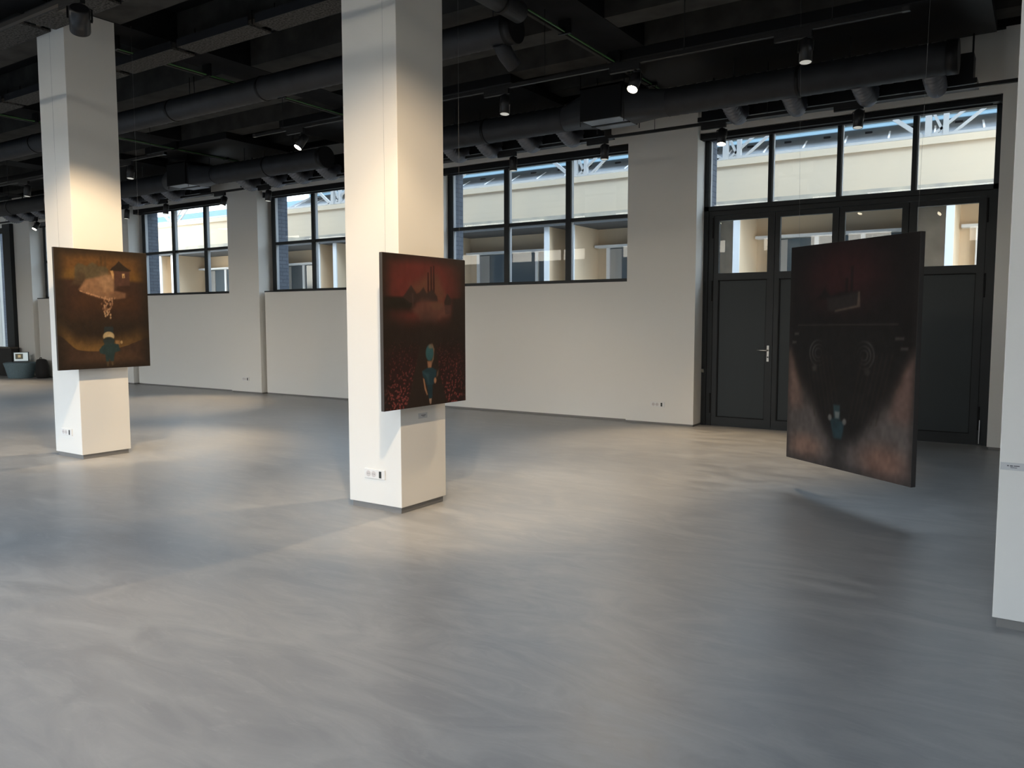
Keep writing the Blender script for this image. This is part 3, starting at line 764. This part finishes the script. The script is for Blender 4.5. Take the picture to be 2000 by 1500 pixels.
spans = [(-3.78, -.74), (-8.3, -5.2), (-12.9, -9.75), (-17.3, -14.25), (-21.8, -18.7)]
for (a, b), l in zip(spans, dl): diffuser(a, b, l)
def hose(duct, x, sway):
    P = []; R = []; n = 44; x = x - duct.location.x
    for i in range(n + 1):
        t = i / n
        P.append((x + sway * t + .03 * math.sin(t * PI), .06 + .46 * t, -.085 - .145 * math.sin(t * PI * .95) + .03 * t)); R.append(.092 + (.012 if i % 3 == 0 else 0))
    h = MB().tube(P, R, 20).build('flexible_hose', M['hose'], duct)
    MB().tube([P[0], (P[0][0], P[0][1] - .03, P[0][2] + .02)], .108, 20).build('hose_collar', M['black'], h)
for bays, d in (((-3.28, -2.57, -1.81, -1.1), DK[1]), ((-7.61, -6.99, -6.27, -5.62), DK[0]), ((-12.45, -11.75, -11.05, -10.35), DK[2]),
                ((-16.9, -16.2, -15.5, -14.8), DK[3]), ((-21.4, -20.7, -20.0, -19.3), DK[4])):
    for x in bays: hose(d, x, random.uniform(.0, .06))

# ------------------------------------------------------------------ lighting tracks and spotlights
TZ = 4.0
def track(x0, x1, y, z, label, rods):
    e = empty('lighting_track', (x0, y, z), label, 'lighting track', 'lighting tracks')
    L = x1 - x0
    MB().box(0, L, -.019, .019, -.018, .018).build('rail', M['black'], e)
    for q in (0, L - .06): MB().box(q, q + .06, -.021, .021, -.02, .02).build('end_cap', M['black_satin'], e)
    for xx in rods:
        MB().tube([(xx - x0, 0, .018), (xx - x0, 0, CZ + .05 - z)], .0035, 6).build('suspension_wire', M['black'], e)
    return e
TA = track(-24.0, .2, 10.0, 3.97, 'black lighting track running along the window wall', [-22, -19.5, -17, -14.6, -12.1, -9.6, -7.2, -4.37, -2.9])
TB = track(-9.09, -1.0, 7.34, 4.0, 'black lighting track in the middle of the ceiling', [-8.5, -6.4, -4.45, -2.92, -1.6])
TB2 = track(-23.0, -11.12, 7.34, 4.0, 'black lighting track end left of the left pillar', [-11.5, -13.6, -16, -19])
TD = track(-15.0, .6, 3.47, 4.0, 'black lighting track above the top left corner', [-12, -8.2, -5, -2.2])

def spotlight(x, y, z, aim, label, lit=False, flip=False, energy=None, cone=62, blend=.7, big=1):
    """adapter below the track, stirrup arm and a cylindrical head aimed at a point"""
    e = empty('track_spotlight', (x, y, z), label, 'spotlight', 'track spotlights')
    s = -1 if flip else 1
    MB().box(-.27 * s, .05 * s, -.02, .02, -.075, -.018).build('adapter', M['black'], e)
    MB().box(-.25 * s, -.03 * s, -.0215, -.0205, -.05, -.046).build('adapter_seam', M['black_satin'], e)
    hd = Vector((0, 0, -.19)); d = (Vector(aim) - (Vector((x, y, z)) + hd)).normalized()
    side = d.cross(Vector((0, 0, 1))); side = Vector((1, 0, 0)) if side.length < .05 else side.normalized()
    arm = MB()
    arm.tube([(0, 0, -.075), (0, 0, -.10)], .012, 10)
    for q in (1, -1):
        arm.bar(Vector((0, 0, -.098)), Vector((0, 0, -.10)) + side * .062 * big * q, .012, .006)
        arm.bar(Vector((0, 0, -.10)) + side * .062 * big * q, hd + side * .062 * big * q, .006, .014)
    arm.build('stirrup', M['black'], e)
    a = hd - d * .10; b = hd + d * .10
    h = MB(); h.tube([a, a + d * .012, b - d * .008], [.046 * big, .055 * big, .055 * big], 28)
    h.tube([b - d * .008, b], [.055 * big, .0535 * big], 28, caps=False).tube([b - d * .008, b], [.050 * big, .051 * big], 28, caps=False)
    H = h.build('lamp_head', M['black_satin'], e)
    MB().tube([b - d * .007, b - d * .003], .049 * big, 24).build('lens', M['lamp_on'] if lit else M['lamp_unlit_glow'], H)
    MB().tube([hd + side * .053 * big, hd + side * .066 * big], .012, 10).build('pivot_knob', M['black'], H)
    if energy:
        L = bpy.data.lights.new('spot_beam', 'SPOT'); L.energy = energy; L.color = (1, .75, .47); L.spot_size = math.radians(cone); L.spot_blend = blend; L.shadow_soft_size = .06
        o = bpy.data.objects.new('spot_beam', L); COL.objects.link(o); o.parent = e
        o.location = b + d * .015; o.rotation_euler = d.to_track_quat('-Z', 'Y').to_euler()
    return e
AY, AZ = 10.0, 3.97
spotlight(-1.86, AY, AZ, (-1.9, 9.4, 0), 'unlit black spotlight over the right side of the door')
spotlight(-3.46, AY, AZ, (-3.3, 8.9, 0), 'lit black spotlight over the left edge of the door', True, energy=430, cone=68)
spotlight(-5.10, AY, AZ, (-5.1, 9.8, 0), 'unlit black spotlight over the right end of the nearer window')
spotlight(-6.60, AY, AZ, (-6.5, 9.9, 0), 'unlit black spotlight over the first upright of the nearer window')
spotlight(-12.02, AY, AZ, (-12.0, 9.5, 0), 'unlit black spotlight left of the window beside the middle pillar')
spotlight(-13.32, AY, AZ, (-13.0, 8.4, 0), 'lit black spotlight right end of the window beside the left pillar', True, energy=400)
spotlight(-15.20, AY, AZ, (-15.2, 9.6, 0), 'unlit black spotlight over the window beside the left pillar')
spotlight(-16.62, AY, AZ, (-16.6, 9.6, 0), 'unlit black spotlight at the right edge of the left pillar')
spotlight(-20.5, AY, AZ, (-20.3, 7.6, 0), 'unlit black spotlight over the far pouf given an added beam', True, energy=420, cone=85)  # beam and glowing lens added to brighten the far floor
BY, BZ = 7.34, 4.0
spotlight(-1.81, BY, BZ, (-1.7, 6.9, 0), 'unlit black spotlight above the nearly black painting')
spotlight(-3.42, BY, BZ, (-3.6, 5.0, 0), 'brightly lit spotlight shining towards the viewer right of the middle pillar', True, energy=330, cone=78, blend=.95)
spotlight(-4.95, BY, BZ, (-4.9, 6.9, 0), 'unlit black spotlight just right of the middle pillar')
spotlight(-8.15, BY, BZ, (-8.9, 4.9, 0), 'brightly lit spotlight shining towards the viewer left of the middle pillar', True, energy=430, cone=72)
spotlight(-12.05, BY, BZ, (-11.8, 6.8, 0), 'unlit black spotlight just right of the left pillar')
spotlight(-15.3, BY, BZ, (-15.2, 6.9, 0), 'unlit black spotlight left of the left pillar')
DYY = 3.47
spotlight(-6.3, DYY, 4.0, (-8.6, 4.75, 1.55), 'large black spotlight in front of the left pillar top', True, energy=470, cone=56, blend=.6, big=1.35)
spotlight(-1.9, 2.2, 4.0, (-4.05, 4.75, 1.4), 'spotlight out of view lighting the red painting', True, energy=400, cone=62, blend=.6)
TE = track(-8.0, .6, 2.2, 4.0, 'black lighting track overhead out of view', [-6, -3])
spotlight(-3.3, DYY, 4.0, (-4.3, 4.9, .6), 'spotlight out of view beside the middle pillar', True, energy=90, cone=60)
spotlight(-3.9, 2.2, 4.0, (-3.6, 1.0, 0), 'spotlight out of view lighting the near floor', True, energy=200, cone=78)

# ------------------------------------------------------------------ building across the street
UY, LY = 17.3, 18.6
bl = empty('building', (-20, LY, 0), 'cream plastered industrial building seen through the windows', 'building')
X0, X1 = -60, 12
o = 20
def BX(mb, x0, x1, y0, y1, z0, z1): return mb.box(x0 + o, x1 + o, y0 - LY, y1 - LY, z0, z1)
BX(MB(), X0, X1, UY, LY + .3, 3.97, 4.80).build('upper_wall', M['plaster'], bl)
BX(MB(), X0, X1, UY - .04, LY + .3, 4.80, 4.93).build('cornice', M['plaster'], bl)
BX(MB(), X0, X1, UY - .012, UY + .01, 3.93, 4.06).build('stained_edge', M['stain'], bl)
BX(MB(), X0, X1, UY - .03, UY + .25, 3.85, 3.935).build('white_ledge', M['white_ext'], bl)
BX(MB(), X0, X1, UY - .05, LY, 3.80, 3.86).build('canopy_soffit', M['soffit'], bl)
BX(MB(), X0, X1, LY, LY + .4, -.1, 3.85).build('lower_wall', M['plaster_low'], bl)
pc = [-1.9 - 4.09 * k for k in range(14)] + [2.2, 6.3]
for c in pc:
    for q in (-.36, .36):
        xp = c + q + .07
        m = BX(MB(), xp - .14, xp, UY + .02, UY + .06, -.1, 3.8).build('pier_face', M['white_ext'], bl)
        BX(MB(), xp - .139, xp - .001, UY + .06, LY, -.1, 3.8).build('pier', M['plaster_low'], bl)
    BX(MB(), c - .29, c + .29, LY - .45, LY - .40, -.1, 3.8).build('recess_wall', M['grey_wall'], bl)
    # window to the right of each pair of piers
    wx0, wx1 = c + .72, c + 4.09 - .50
    f = BX(MB(), wx0, wx1, LY - .06, LY + .01, .9, 3.30).build('window', M['ext_glass'], bl)
    m = MB()
    for t in (0, .36, .70, 1):
        xx = wx0 + (wx1 - wx0 - .08) * t; BX(m, xx, xx + .09, LY - .11, LY - .05, .9, 3.32)
    BX(m, wx0, wx1, LY - .11, LY - .05, .9, .98)
    m.build('window_frame', M['white_ext'], f)
    BX(MB(), wx0 - .25, wx1 + .02, LY - .28, LY, 3.31, 3.37).build('window_lintel', M['white_ext'], f)
    BX(MB(), wx0 + .09, wx0 + .42, LY - .075, LY - .06, .95, 3.28).build('blind', M['ext_curtain'], f)

# saw-tooth roof with steel trusses behind the parapet
rf = empty('roof_truss', (-12, 17.6, 4.93), 'pale steel roof trusses on the parapet opposite', 'roof truss')
def rp(x, z, y=17.6): return (x + 12, y - 17.6, z - 4.93)
m = MB(); m.bar(rp(-45, 5.03), rp(8, 5.03), .06, .05); m.build('bottom_chord', M['truss'], rf)
for xc in (-2.0, -5.99, -9.78, -14.1, -18.2, -22.3, -26.4, -30.5, -35):
    m = MB(); m.bar(rp(xc, 5.0), rp(xc, 5.95), .11); m.bar(rp(xc + .30, 5.0), rp(xc + .30, 5.8), .09); m.build('post', M['truss'], rf)
    m = MB()
    m.bar(rp(xc + .10, 5.04), rp(xc + 1.0, 5.75), .05); m.bar(rp(xc + .44, 5.04), rp(xc + 1.05, 5.52), .05)
    m.bar(rp(xc - .62, 5.42), rp(xc - .15, 5.04), .06); m.bar(rp(xc - 1.2, 5.9), rp(xc - .1, 5.04), .05); m.bar(rp(xc + .06, 5.5), rp(xc + .26, 5.06), .05)
    m.build('diagonal', M['truss'], rf)
rs = empty('saw_tooth_roof', (-12, 18.2, 5.0), 'grey saw-tooth roof edge above the building opposite', 'roof')
rx0, rx1 = -21.3, 10
v = MB(); v.prism([(-.1, .0), (1.3, .66), (1.3, .72), (-.1, .06)], 0, rx0 + 12, rx1 + 12); v.build('roof_sheet', M['roof_grey'], rs)
MB().prism([(1.28, .69), (1.32, .69), (1.32, .80), (1.28, .80)], 0, rx0 + 12, rx1 + 12).build('glazing_strip', M['roof_strip'], rs)
MB().prism([(1.34, .80), (.2, .83), (.2, 1.0), (1.34, 1.0)], 0, rx0 + 12, rx1 + 12).build('soffit_board', M['roof_beige'], rs)
for k in range(36):
    xx = rx0 + .4 + k * .86
    MB().bar((xx + 12, .28, .245), (xx + 12 - .06, .85, .50), .035, .03).build('roof_strut', M['white_ext'], rs)
    MB().box(xx + 12 + .30, xx + 12 + .44, .86, .98, .44, .56).build('vent_block', M['black'], rs)

MB().box(-34, rx0 + 12 - .3, 5.6, 6.2, -1, 1.57).build('blue_roof', M['blue_sheet'], rs)
# ------------------------------------------------------------------ daylight
w = bpy.data.worlds.new('sky'); S.world = w; w.use_nodes = True
nt = w.node_tree; L = nt.links; bgd = nt.nodes['Background']
tc = nt.nodes.new('ShaderNodeTexCoord'); sp = nt.nodes.new('ShaderNodeSeparateXYZ'); L.new(tc.outputs['Generated'], sp.inputs['Vector'])
up = nt.nodes.new('ShaderNodeMapRange'); up.inputs['From Min'].default_value = 0; up.inputs['From Max'].default_value = .8; L.new(sp.outputs['Z'], up.inputs['Value'])
cm = nt.nodes.new('ShaderNodeMix'); cm.data_type = 'RGBA'; L.new(up.outputs['Result'], cm.inputs['Factor'])
cm.inputs['A'].default_value = (.78, .89, 1.0, 1); cm.inputs['B'].default_value = (.68, .83, 1.0, 1)
wf = nt.nodes.new('ShaderNodeMapRange'); wf.inputs['From Min'].default_value = .19; wf.inputs['From Max'].default_value = .27
wf.inputs['To Min'].default_value = 1; wf.inputs['To Max'].default_value = 0; L.new(sp.outputs['Z'], wf.inputs['Value'])
wy = nt.nodes.new('ShaderNodeMapRange'); wy.inputs['From Min'].default_value = -.1; wy.inputs['From Max'].default_value = -.5; L.new(sp.outputs['Y'], wy.inputs['Value'])
wm = nt.nodes.new('ShaderNodeMath'); wm.operation = 'MULTIPLY'; L.new(wf.outputs['Result'], wm.inputs[0]); L.new(wy.outputs['Result'], wm.inputs[1])
c2 = nt.nodes.new('ShaderNodeMix'); c2.data_type = 'RGBA'; L.new(wm.outputs[0], c2.inputs['Factor']); L.new(cm.outputs['Result'], c2.inputs['A']); c2.inputs['B'].default_value = (1, .93, .80, 1)
L.new(c2.outputs['Result'], bgd.inputs['Color'])
# brighter sky on the side behind the camera, where the sun is low
fr_ = nt.nodes.new('ShaderNodeMapRange'); fr_.inputs['From Min'].default_value = .1; fr_.inputs['From Max'].default_value = -.75
fr_.inputs['To Min'].default_value = 4.6; fr_.inputs['To Max'].default_value = 10.0; fr_.interpolation_type = 'SMOOTHSTEP'
L.new(sp.outputs['Y'], fr_.inputs['Value']); L.new(fr_.outputs['Result'], bgd.inputs['Strength'])
struct(MB().box(-60, 40, -60, YB - .31, -.5, -.12).build('ground', M['asphalt']), 'grey ground outside behind the camera', 'ground')
rb = empty('building', (-10, -16, 0), 'added unseen building behind the camera that blocks the low sky', 'building')
MB().box(-60, 60, -4, 0, -.2, 4.7).build('sky_blocker_wall', M['sky_blocker'], rb)  # unseen block added and sized to cut off low sky
for k in range(24): MB().box(-58 + 5 * k, -55.6 + 5 * k, -.02, .04, 1.2, 3.4).build('window', M['ext_glass'], rb)
for (a, b) in fo:
    l = bpy.data.lights.new('daylight_portal', 'AREA'); l.shape = 'RECTANGLE'; l.size = b - a; l.size_y = 3.6; l.cycles.is_portal = True
    q = bpy.data.objects.new('daylight_portal', l); COL.objects.link(q); q.location = ((a + b) / 2, YB - .32, 2.1); q.rotation_euler = (-PI / 2, 0, PI)
for (a, b, c) in [(o_[0], o_[1], o_[2]) for o_ in openings] + [(-4.0, -.476, 2.1)]:
    l = bpy.data.lights.new('daylight_portal', 'AREA'); l.shape = 'RECTANGLE'; l.size = b - a; l.size_y = 4.03 - c; l.cycles.is_portal = True
    q = bpy.data.objects.new('daylight_portal', l); COL.objects.link(q); q.location = ((a + b) / 2, 11.31, (4.03 + c) / 2); q.rotation_euler = (-PI / 2, 0, 0)

# ------------------------------------------------------------------ camera
f_px = 1559.1; yaw, pit, rol = .585303812557961, .08083447257438955, -.001268860434014322
cy_, sy_ = math.cos(yaw), math.sin(yaw); cp_, sp_ = math.cos(pit), math.sin(pit)
fwd = Vector((-sy_ * cp_, cy_ * cp_, -sp_)); r0 = Vector((cy_, sy_, 0)); u0 = r0.cross(fwd)
r_ = r0 * math.cos(rol) + u0 * math.sin(rol); u_ = u0 * math.cos(rol) - r0 * math.sin(rol)
cam = bpy.data.cameras.new('camera'); co = bpy.data.objects.new('camera', cam); COL.objects.link(co)
cam.sensor_width = 36; cam.lens = f_px / 2000 * 36; cam.clip_end = 200; cam.clip_start = .05
mtx = Matrix((r_, u_, -fwd)).transposed().to_4x4(); mtx.translation = (0, 0, 1.5); co.matrix_world = mtx
S.camera = co
S.view_settings.view_transform = 'Standard'; S.view_settings.look = 'None'; S.view_settings.gamma = 1; S.view_settings.exposure = 0
S.view_settings.use_curve_mapping = False
S.cycles.use_denoising = True
S.cycles.max_bounces = 10; S.cycles.transparent_max_bounces = 12; S.cycles.sample_clamp_indirect = 6
